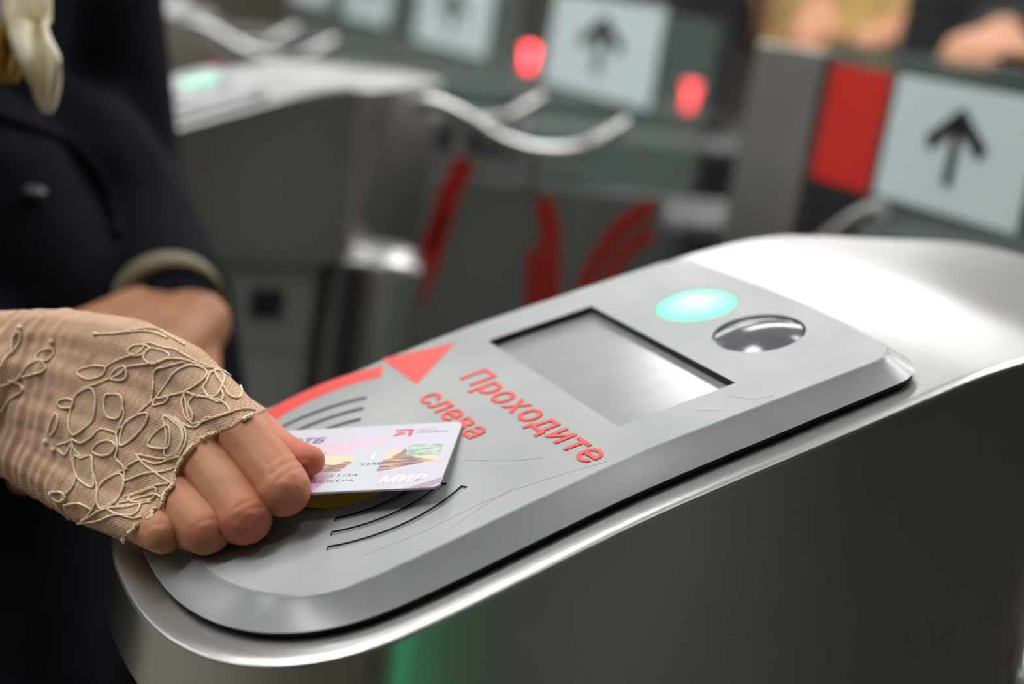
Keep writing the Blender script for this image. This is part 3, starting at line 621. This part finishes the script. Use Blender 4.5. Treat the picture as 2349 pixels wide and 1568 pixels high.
for c, rad, amt in ((pt(700,1053,.489),.017,.85), (pt(672,1145,.472),.017,.5), (pt(575,1225,.465),.015,.7), (pt(470,1240,.467),.013,.35), (pt(620,1070,.475),.012,.25), (pt(590,985,.505),.016,.45)):
    dd = np.linalg.norm(allV-c, axis=1); fl = np.maximum(fl, (amt*np.clip(1.25-dd/rad, 0, 1)).astype(np.float32))
vpx = np.array([px_of(p_) for p_ in HV])
nr_ = np.empty(len(allV)*3); bo.data.vertices.foreach_get('normal', nr_); nr_ = nr_.reshape(-1, 3)[:len(HV)]
view = (HV-CAM); view /= np.linalg.norm(view, axis=1)[:, None]; front = (nr_*view).sum(1) < .1
sink = np.zeros(len(HV))
for line, wd, dp in (([(622,1088),(650,1064),(685,1054),(706,1052)],5,0.000300), ([(632,1104),(662,1082),(700,1070)],4,0.000192), ([(612,1066),(640,1046),(668,1038)],4,0.000150), ([(676,1006),(690,1030),(684,1060)],4,0.000180), ([(668,1003),(680,1032)],4,0.000120),
                     ([(530,1172),(560,1152),(596,1146)],4,0.000210), ([(540,1190),(572,1168),(606,1160)],4,0.000168), ([(438,1212),(462,1196),(492,1190)],4,0.000180), ([(334,1218),(352,1204),(374,1200)],4,0.000180), ([(512,1020),(540,1035),(560,1015)],5,0.000108)):
    for q in crom(line, 12):
        sink = np.maximum(sink, dp*np.exp(-(((vpx-q)**2).sum(1))/(wd*wd)))
HVn = HV - nr_*(sink*front)[:, None]
cr = np.concatenate([HVn, allV[len(HV):]])-PW; bo.data.vertices.foreach_set('co', cr.ravel()); bo.data.update()
at = bo.data.attributes.new('flush', 'FLOAT', 'POINT'); at.data.foreach_set('value', fl)
# --- lace glove
EDGE = [(700,880), (640,925), (598,948), (560,965), (520,985), (478,1003), (445,1026), (428,1048), (415,1070), (402,1115), (384,1135), (380,1158), (357,1172), (350,1188), (321,1202), (312,1215), (290,1235), (284,1262), (262,1300)]
GV, GF = blob([np.array([*s[:3], s[3]+.0009]) for s in palm] + [np.array([*s[:3], s[3]+.0009]) for k in fing for s in chain(fing[k][0][-1:]+fing[k][1][:2])] + [np.array([*s[:3], s[3]+.0009]) for s in chain(thumb[:4])], .0009, 6, .5)
gp = np.array([px_of(p) for p in GV]); ep = [(-400,-400), (700,-400)] + EDGE + [(262,2000), (-400,2000)]
keep = np.array([in_poly(x, y, ep) and x > -120 for x, y in gp])
gf = [f for f in GF if all(keep[i] for i in f)]
used = sorted(set(i for f in gf for i in f)); ren = {o: i for i, o in enumerate(used)}
GV2 = GV[used]; gf = [tuple(ren[i] for i in f) for f in gf]
def lace_mat():
    m = bpy.data.materials.new('beige_tulle'); m.use_nodes = True; nt = m.node_tree; b = nt.nodes['Principled BSDF']; b.inputs['Roughness'].default_value = .8; b.inputs['Specular IOR Level'].default_value = .2
    b.inputs['Base Color'].default_value = (.76,.51,.36,1)
    uv = nt.nodes.new('ShaderNodeUVMap'); uv.uv_map = 'net'
    vo = nt.nodes.new('ShaderNodeTexVoronoi'); vo.feature = 'DISTANCE_TO_EDGE'; vo.inputs['Scale'].default_value = 1.0; vo.inputs['Randomness'].default_value = .25
    lt = nt.nodes.new('ShaderNodeMapRange'); lt.inputs[1].default_value = .10; lt.inputs[2].default_value = .24; lt.inputs[3].default_value = .92; lt.inputs[4].default_value = .22
    tr = nt.nodes.new('ShaderNodeBsdfTransparent'); mx = nt.nodes.new('ShaderNodeMixShader'); out = nt.nodes['Material Output']
    wv = nt.nodes.new('ShaderNodeTexNoise'); wv.inputs['Scale'].default_value = .10; wv.inputs['Detail'].default_value = 3
    ad = nt.nodes.new('ShaderNodeMath'); ad.operation = 'MULTIPLY_ADD'; ad.inputs[1].default_value = .5; ad.inputs[2].default_value = -.2
    sm = nt.nodes.new('ShaderNodeMath'); sm.operation = 'ADD'; sm.use_clamp = True
    nt.links.new(uv.outputs[0], vo.inputs['Vector']); nt.links.new(vo.outputs['Distance'], lt.inputs[0]); nt.links.new(uv.outputs[0], wv.inputs['Vector']); nt.links.new(wv.outputs['Fac'], ad.inputs[0])
    nt.links.new(lt.outputs[0], sm.inputs[0]); nt.links.new(ad.outputs[0], sm.inputs[1]); nt.links.new(sm.outputs[0], mx.inputs[0])
    nt.links.new(tr.outputs[0], mx.inputs[1]); nt.links.new(b.outputs[0], mx.inputs[2]); nt.links.new(mx.outputs[0], out.inputs[0])
    bp_ = nt.nodes.new('ShaderNodeBump'); bp_.inputs['Strength'].default_value = .5; bp_.inputs['Distance'].default_value = .0006; bp_.invert = True
    nt.links.new(vo.outputs['Distance'], bp_.inputs['Height']); nt.links.new(bp_.outputs[0], b.inputs['Normal']); return m
M['lace'] = lace_mat(); M['cord'] = mat('cream_lace_cord', (.82,.66,.48), .75, spec=.2)
M['leaf'] = glass_mat('beige_lace_fill', (1,1,1), .30)
for nd in M['leaf'].node_tree.nodes:
    if nd.type == 'BSDF_PRINCIPLED': nd.inputs['Base Color'].default_value = (.84,.60,.43,1); nd.inputs['Roughness'].default_value = .8
    if nd.type == 'BSDF_TRANSPARENT': nd.inputs[0].default_value = (1,1,1,1)
e1 = pt(440,1000,.497)-pt(10,870,.548); e1 /= np.linalg.norm(e1); e2 = pt(290,1170,.499)-pt(500,938,.499); e2 -= e1*(e1@e2); e2 /= np.linalg.norm(e2)
# soft crosswise folds of the stretched tulle near the wrist
gx = np.array([px_of(p) for p in GV2]); fold = np.clip((230-gx[:,0])/200, 0, 1)
gcen = GV2.mean(0)
glove = pchild('lace_glove', GV2, gf, M['lace'], True, 'beige fingerless glove of sheer tulle with corded lace leaves')
nrm = np.empty(len(GV2)*3); glove.data.vertices.foreach_get('normal', nrm); nrm = nrm.reshape(-1, 3)
s1 = (GV2@e1)/mm; s2 = (GV2@e2)/mm
wr = (np.sin(s1*1.15+np.sin(s2*.11)*2.2+s2*.05) + .6*np.sin(s1*.62+s2*.09+1.3))*.00055*fold
GV2 = GV2 + nrm*(wr[:,None]); glove.data.vertices.foreach_set('co', (GV2-PW).ravel()); glove.data.update()
uvl = glove.data.uv_layers.new(name='net'); li = np.empty(len(glove.data.loops), dtype=np.int32); glove.data.loops.foreach_get('vertex_index', li)
uvl.data.foreach_set('uv', np.stack([s1[li]/.78, s2[li]/.78], 1).astype(np.float32).ravel())
tree = BVHTree.FromPolygons([Vector(v) for v in GV2], gf)
def hit(px, py, lift=.0004):
    r = ROT.T @ np.array([(px-IW/2)/FPX, (py-IH/2)/FPX, 1.0]); r /= np.linalg.norm(r)
    h = tree.ray_cast(Vector(CAM), Vector(r))
    if h[0] is None: return None
    nn_ = h[1]
    if nn_.dot(Vector(r)) > 0: nn_ = -nn_
    return np.array(h[0]) + np.array(nn_)*lift
def to_px(P): return [(x/2.24, 600+y/2.24) for x, y in P]
def cord(P, r=.00042, closed=False, fill=False):
    q = crom(to_px(P), 7, closed); run = []; runs = []
    for a in q:
        h = hit(*a)
        if h is None:
            if len(run) > 2: runs.append(run)
            run = []
        else: run.append(h)
    if len(run) > 2: runs.append(run)
    for rn in runs:
        full = closed and len(rn) == len(q)
        MB().tube([p-PW for p in rn], [r*(1+.28*math.sin(i*2.5)) for i in range(len(rn))], 6, full).build('lace_cord', M['cord'], glove, True, angle=80)
    if fill and closed:
        V2, F = cdt_sheet([tuple(p) for p in q], [], 5.0); hs = [hit(x, y, .00022) for x, y in V2]
        F = [f for f in F if all(hs[i] is not None for i in f)]
        if F:
            us = sorted(set(i for f in F for i in f)); rn = {o: i for i, o in enumerate(us)}
            mesh_obj('lace_leaf', [hs[i]-PW for i in us], [tuple(rn[i] for i in f) for f in F], M['leaf'], glove, True)
LEAF = [[(400,575),(440,545),(500,535),(548,545),(520,590),(450,605)], [(660,460),(685,435),(740,430),(768,447),(730,480),(680,480)], [(740,490),(770,450),(840,460),(870,490),(800,525),(758,515)],
        [(570,600),(590,560),(640,540),(652,590),(620,610)], [(300,720),(340,705),(380,715),(370,745),(320,750)], [(250,870),(265,820),(288,780),(302,810),(290,860),(265,890)],
        [(388,695),(362,780),(355,850),(380,890),(430,860),(480,815),(490,760),(495,690),(470,650),(430,660)], [(545,690),(580,680),(622,692),(635,740),(612,800),(562,802),(540,760)],
        [(810,700),(850,640),(900,570),(980,535),(1058,562),(1040,610),(950,668),(870,690)], [(1060,620),(1080,575),(1120,562),(1150,592),(1140,640),(1110,690),(1070,690),(1045,650)],
        [(1100,562),(1160,570),(1212,612),(1240,660),(1228,700),(1180,690),(1148,640)], [(480,970),(510,930),(560,920),(595,945),(570,985),(520,995)], [(620,945),(690,905),(750,832),(758,780),(700,792),(640,840)],
        [(765,945),(800,880),(862,842),(880,900),(858,958)], [(260,1190),(310,1182),(340,1210),(300,1230)], [(950,670),(1010,690),(1070,700),(1140,720),(1180,770),(1100,800),(1000,835),(975,815),(960,740)],
        [(520,1145),(560,1112),(622,1092),(640,1150),(600,1222),(520,1265),(500,1200)], [(385,1000),(420,1010),(470,1000),(478,1070),(480,1160),(400,1110)], [(660,1215),(720,1185),(800,1160),(790,1215),(700,1240)],
        [(560,1265),(650,1262),(720,1250),(690,1300),(600,1295)], [(55,470),(62,420),(75,378),(98,362),(104,405),(80,440)], [(190,505),(188,480),(230,452),(270,450),(275,480),(238,510)], [(840,800),(880,812),(930,842),(940,915),(900,985),(845,990),(862,900)]]
for p in LEAF: cord(p, .00042, True, True)
STEM = [[(490,375),(600,370),(700,350),(800,348),(880,390),(950,430)], [(560,372),(680,362),(780,366),(860,395)], [(550,540),(600,510),(650,490),(720,465),(760,420),(830,440),(900,455)], [(390,690),(430,650),(500,630),(570,600),(620,575),(660,540),(720,530),(790,520),(870,500),(960,510),(1050,545)],
        [(635,740),(640,790),(610,860),(598,905)], [(610,860),(700,790),(780,720),(810,700)], [(780,720),(790,640),(800,560),(860,540),(940,520)], [(1060,690),(1120,722),(1146,700),(1140,660)], [(955,670),(935,720),(950,790),(975,822),(992,790),(970,730),(1000,690)],
        [(840,785),(880,800),(930,830),(1000,855),(1060,802),(1105,802),(1170,782),(1240,760),(1310,762)], [(870,690),(850,722),(790,740),(800,702)], [(375,910),(340,930),(295,942)], [(375,910),(420,930),(470,902),(520,862),(600,880)], [(375,910),(385,960),(420,1005)], [(375,910),(340,990),(300,962)], [(375,915),(370,1000),(390,1080),(380,1150),(330,1200)],
        [(600,880),(606,960),(600,1010),(640,1060),(640,1130),(600,1230),(510,1280),(420,1330)], [(480,1000),(480,1060),(500,1150),(490,1250),(430,1330)], [(880,815),(925,855),(940,920),(900,1000),(820,1010),(700,990)], [(900,800),(950,860),(955,930),(920,1000)], [(640,1210),(720,1180),(800,1150),(868,1142)], [(620,1240),(700,1222),(790,1192),(830,1210)], [(510,1280),(590,1260),(700,1250),(780,1235)], [(400,1340),(500,1330),(600,1300),(690,1318),(730,1310)],
        [(0,540),(20,500),(48,470)], [(0,640),(60,620),(110,580),(150,530),(192,512)], [(215,515),(240,550),(200,570),(120,592)], [(0,770),(60,700),(120,662),(100,630),(40,610)], [(640,1060),(720,1020),(800,1040),(880,1010),(925,1000)], [(640,1130),(740,1090),(840,1080),(900,1060)], [(700,990),(740,1040),(820,1100),(880,1140)], [(330,1250),(400,1240),(470,1270)], [(280,1230),(330,1290),(380,1345)], [(660,1060),(560,1110),(520,1150)], [(1050,545),(1120,555),(1200,600)], [(900,455),(980,500),(1080,545)]]
for p in STEM: cord(p, .00040)
for p in [(100,340),(265,410),(235,925),(275,965),(490,375),(265,1190)]:
    h = hit(*to_px([p])[0], .0004)
    if h is not None: MB().lathe(h-PW, [(.0003,-.0008), (.0009,-.0004), (.0010,.0002), (.0006,.0008)], 8).build('lace_bead', M['cord'], glove, True)
pic = crom(EDGE[1:-1], 22); run = []
for i, p in enumerate(pic):
    t = np.array(pic[min(i+1, len(pic)-1)])-np.array(pic[max(i-1, 0)]); t /= np.linalg.norm(t)+1e-9; n_ = np.array([t[1], -t[0]]); k = 3.2*math.sin(i*1.25)
    h = hit(p[0]-5-n_[0]*0+n_[0]*k*.6, p[1]+n_[1]*k*.6, .0006)
    if h is not None: run.append(h-PW)
if len(run) > 4:
    seg = []; 
    for p in run:
        if seg and np.linalg.norm(p-seg[-1]) > .013:
            if len(seg) > 4: MB().tube(seg, .0007, 6).build('picot_edge', M['cord'], glove, True)
            seg = []
        seg.append(p)
    if len(seg) > 4: MB().tube(seg, .0007, 6).build('picot_edge', M['cord'], glove, True)
# --- clothes
jk = []
for l in (-.07, -.025, .025, .07): jk += chain([bp(.0,l,1.02,.098), bp(.0,l,1.22,.102), bp(.0,l*.85,1.33,.075)], .35)
for a in range(16):
    t = 2*math.pi*a/16; jk += chain([bp(.02*math.cos(t),.07*math.sin(t),1.05,.09), bp(.03+.11*math.cos(t),.10*math.sin(t),.93,.080), bp(.04+.14*math.cos(t),.115*math.sin(t),.80,.07)], .35)
for l_ in (-.04, .04):
    base = [np.array([*(PW[:2]+rt*a+Ld*l_), FLOOR_Z+z, q]) for a, z, q in ((.12,1.06,.06), (.182,.985,.050), (.198,.92,.050), (.205,.80,.052))]
    jk += chain(base, .35)
    for b_ in base[1:]: jk += chain([np.array([PW[0], PW[1], b_[2], .08]), b_], .35)
jk += chain([bp(0,0,1.34,.075), bp(.0,0,1.40,.066)], .3)
jl = chain([bp(0,.145,1.335,.062), bw(elbL,.047), bw(elbL+(wrL-elbL)*.5,.042), bw(elbL+(wrL-elbL)*.93,.030)], .3)
jr = chain([bp(0,-.145,1.335,.062), bw(elbR,.058), hp(-330,865,.61,40), hp(-75,878,.566,31)], .3)
V, F = blob(jk+jl+jr, .007, 5); jacket = pchild('jacket', V, F, M['cloth'], True, 'near black navy wool jacket')
jtree = BVHTree.FromPolygons([Vector(v) for v in V], F)
def jhit(px, py, lift):
    r = ROT.T @ np.array([(px-IW/2)/FPX, (py-IH/2)/FPX, 1.0]); r /= np.linalg.norm(r); h = jtree.ray_cast(Vector(CAM), Vector(r))
    return None if h[0] is None else np.array(h[0])+np.array(h[1])*lift
q = crom([(-60,250), (60,290), (160,330), (240,425), (272,545)], 6); run = [h for h in (jhit(x, y, .001) for x, y in q) if h is not None]
if len(run) > 3: MB().tube([p-PW for p in run], .0035, 8).build('lapel_edge', M['cloth'], jacket, True)
h = jhit(75, 442, .002)
if h is not None: MB().lathe(h-PW, [(.001,-.003), (.006,-.002), (.0065,.001), (.004,.003)], 16).build('jacket_button', M['dark_metal'], jacket, True)
V, F = blob([np.array(bp(.02+r1*math.cos(2*math.pi*a/20),(r1*1.25)*math.sin(2*math.pi*a/20),z,.07)) for a in range(20) for z, r1 in ((.90,.075), (.84,.08), (.76,.08), (.68,.085), (.60,.085), (.52,.085))] + [np.array(bp(0,0,z,.12)) for z in (.6,.7,.8)], .008, 24); pchild('skirt', V, F, M['cloth'], True)
V, F = blob(sum([chain([bp(-.03,s*.085,.05,.042), bp(.12,s*.09,.03,.032)], .3) for s in (-1, 1)], []), .006, 3); pchild('shoes', V, F, M['black'], True)
V, F = blob([np.array(bp(-.012, y_, z, .092)) for z in (1.615,1.635) for y_ in (-.015,.015)] + [np.array(bp(.03, y_, 1.665, .055)) for y_ in (-.03,0,.03)] + [np.array(bp(-.03, s*.03, z, .075)) for s in (-1,1) for z in (1.52,1.56,1.6)] + [np.array(bp(-.10,0,1.57,.05))], .006, 8); pchild('hair', V, F, M['hair'], True)
M['eye'] = mat('eye', (.05,.04,.035), .2)
for s_ in (-1, 1): MB().lathe(np.array(bp(.106,s_*.031,1.575,0))[:3]-PW, [(.002,-.006), (.008,-.003), (.009,.001), (.005,.005)], 12).build('eye', M['eye'], pw, True)
MB().lathe(np.array(bp(.115,0,1.512,0))[:3]-PW, [(.006,-.004), (.018,-.001), (.018,.002), (.006,.005)], 12).build('lips', mat('lips', (.45,.12,.10), .4), pw, True)
ax = (wrL-elbL)/np.linalg.norm(wrL-elbL)
def band(t, r, wd, name, m):
    c = elbL+(wrL-elbL)*t; a1 = np.cross(ax, [0,0,1]); a1 /= np.linalg.norm(a1); a2 = np.cross(ax, a1); V = []; F = []
    for k, (o, rr) in enumerate(((-wd,r-.004), (-wd,r), (wd,r), (wd,r-.004))):
        for j in range(40): V.append(c+ax*o+(a1*math.cos(2*math.pi*j/40)+a2*math.sin(2*math.pi*j/40))*rr-PW)
    for k in range(4):
        for j in range(40): F.append((k*40+j, k*40+(j+1) % 40, ((k+1) % 4)*40+(j+1) % 40, ((k+1) % 4)*40+j))
    return mesh_obj(name, V, F, m, jacket, True)
band(.90, .0328, .0075, 'cuff_band', M['beige_band'])['label'] = 'khaki beige band round the cuff'
M['scarf'] = mat('cream_silk', (.72,.66,.50), .45, var=(26, (.60,.50,.28), .45, .62)); M['scarf_gold'] = mat('gold_silk', (.42,.26,.06), .45, var=(34, (.16,.10,.32), .45, .6))
def tail(pts, ws, m, nm, parent):
    P_ = [np.array(bp(.098,.012,1.385,0))[:3]] + [pt(*p) for p in pts[1:]]; C = crom(P_, 8); wsx = np.interp(np.linspace(0, 1, len(C)), np.linspace(0, 1, len(ws)), ws); V = []; F = []; sx = ROT[0]; fz = ROT[2]
    for i, c in enumerate(C):
        for j in range(9):
            s_ = -1+2*j/8; V.append(c+sx*s_*wsx[i]+fz*(.006*math.cos(s_*4.0+i*.25)*min(1, wsx[i]/.01))-PW)
    for i in range(len(C)-1):
        for j in range(8): F.append((i*9+j, i*9+j+1, (i+1)*9+j+1, (i+1)*9+j))
    o = mesh_obj(nm, V, F, m, parent, True); sd_ = o.modifiers.new('t', 'SOLIDIFY'); sd_.thickness = .003; sd_.offset = 0; return o
sc = tail([(30,-330,.685), (25,-100,.665), (55,60,.655), (100,150,.65), (108,258,.655)], [.019,.017,.010,.0095,.001], M['scarf'], 'scarf', pw); sc['label'] = 'cream and gold silk neck scarf'
ring = [np.array(bp(.01+.083*math.cos(2*math.pi*i/28), .083*math.sin(2*math.pi*i/28), 1.395-.012*math.cos(2*math.pi*i/28), 0))[:3]-PW for i in range(28)]
MB().tube(ring, [.014+.002*math.sin(i*2.1) for i in range(28)], 10, True).build('scarf_loop', M['scarf'], sc, True)
tail([(-30,-330,.69), (-15,-60,.67), (5,60,.66), (12,140,.66), (22,185,.662)], [.017,.015,.010,.0085,.002], M['scarf_gold'], 'scarf_tail', sc)['label'] = 'gold and violet scarf tail'

# ------------------------------------------------------------------ people beyond the gates
def passer(x, y, face, coat, legs, label, hgt, armpts, sleeve, armr=.045, hair=(.03,.02,.012)):
    p = empty('person', (x, y, FLOOR_Z)); tag(p, label, 'person'); O = np.array([x, y, FLOOR_Z]); k = hgt/1.70
    f = np.array([math.cos(face), math.sin(face)]); l = np.array([-f[1], f[0]])
    def q(a, b, z, r): return (*(f*a*k+l*b*k), z*k, r*k)
    b = []
    for s in (-.07, .07): b += chain([q(0,s,.9,.11), q(.01,s,1.25,.11), q(0,s,1.36,.07)], .4)
    b += chain([q(0,0,1.36,.055), q(.02,0,1.48,.05)], .3) + chain([q(.03,0,1.55,.08), q(.02,0,1.61,.09)], .25) + chain([q(.075,0,1.50,.04), q(.06,0,1.54,.06)], .3) + chain([q(.11,0,1.545,.012), q(.10,0,1.575,.01)], .3) + [np.array(q(.01,s*.085,1.55,.018)) for s in (-1,1)]
    for s in (-1, 1): b += chain([q(0,s*.09,.88,.09), q(.01,s*.09,.48,.058), q(-.01,s*.09,.06,.04)], .4) + chain([q(-.03,s*.09,.04,.036), q(.14,s*.095,.028,.026)], .4)
    arms = []
    for s, ap in zip((1, -1), armpts):
        sh = np.array(q(0,s*.18,1.36,.055)); e, wv, hd = [np.array(a)-O for a in ap]
        b += chain([sh, (*e,.04), (*wv,.028)], .35)
        dd = (hd-wv)/np.linalg.norm(hd-wv); sx = np.cross(dd, [0,0,1.]); sx /= np.linalg.norm(sx)+1e-9
        for o_, L in ((-.027,.155), (-.009,.17), (.009,.165), (.026,.145)): b += chain([(*(wv+dd*.02+sx*o_*.5),.017), (*(wv+dd*.085+sx*o_),.013), (*(wv+dd*L*.8+sx*o_*1.1),.0095), (*(wv+dd*L*.95+sx*o_*1.1-np.array([0,0,.02])),.008)], .3)
        b += chain([(*(wv+dd*.03-sx*.02),.016), (*(wv+dd*.08-sx*.05),.011), (*(wv+dd*.11-sx*.052),.009)], .3)
        arms += chain([np.array([*sh[:3],armr*1.35]), (*e,armr), (*(e+(wv-e)*.85),armr*.9)], .35)
    V, F = blob(b, .009, 3); mesh_obj('body', V, F, M['skin'], p)
    c = []
    for s in (-.09, 0, .09): c += chain([q(0,s,.80,.125), q(.01,s,1.1,.12), q(.01,s,1.28,.12), q(0,s*.8,1.37,.08)], .35)
    V, F = blob(c+arms, .011, 3); mesh_obj('coat', V, F, coat, p)
    t = []
    for s in (-1, 1): t += chain([q(0,s*.09,.88,.105), q(.01,s*.09,.48,.078), q(0,s*.09,.10,.065)], .4)
    V, F = blob(t, .012, 3); mesh_obj('trousers', V, F, legs, p)
    V, F = blob(sum([chain([q(-.03,s*.09,.045,.045), q(.14,s*.095,.035,.036)], .3) for s in (-1, 1)], []), .009, 3); mesh_obj('shoes', V, F, M['black'], p)
    V, F = blob([np.array(q(-.015,y_,z,.092)) for z in (1.625,1.65) for y_ in (-.02,.02)] + [np.array(q(.03,y_,1.68,.055)) for y_ in (-.03,0,.03)] + [np.array(q(-.04,s*.03,z,.075)) for s in (-1,1) for z in (1.54,1.6)], .009, 3); mesh_obj('hair', V, F, M['hair'], p)
    return p
tan = mat('tan_wool', (.42,.27,.09), .85); rust = mat('rust_wool', (.40,.13,.06), .85, var=(8, (.30,.10,.06), .4, .7)); blk = mat('black_wool', (.012,.012,.014), .85); pinkc = mat('pale_cotton', (.60,.52,.46), .8)
A_ = pt
passer(*A_(1625,0,4.3)[:2], 2.6, blk, blk, 'person in black coat with pale forearm between the sign and the tan coat', 1.74, [(A_(1780,150,4.4), A_(1738,75,4.25), A_(1720,-20,4.2)), (A_(1490,110,4.3), A_(1500,260,4.25), A_(1505,340,4.2))], blk, .05)
passer(*A_(1990,0,3.0)[:2], 3.6, tan, blk, 'person in tan coat beyond the red strip of the nearest gate', 1.68, [(A_(1835,140,2.95), A_(1885,15,2.75), A_(1850,85,2.66)), (A_(2125,150,2.95), A_(2060,60,2.72), A_(2005,80,2.64))], tan, .05)
passer(*A_(2420,-60,2.0)[:2], 3.3, blk, rust, 'person in black coat and rust trousers above the large arrow sign', 1.72, [(A_(2250,150,1.95), A_(2300,85,1.76), A_(2240,110,1.68)), (A_(2560,180,1.95), A_(2500,110,1.78), A_(2420,120,1.7))], blk, .05)
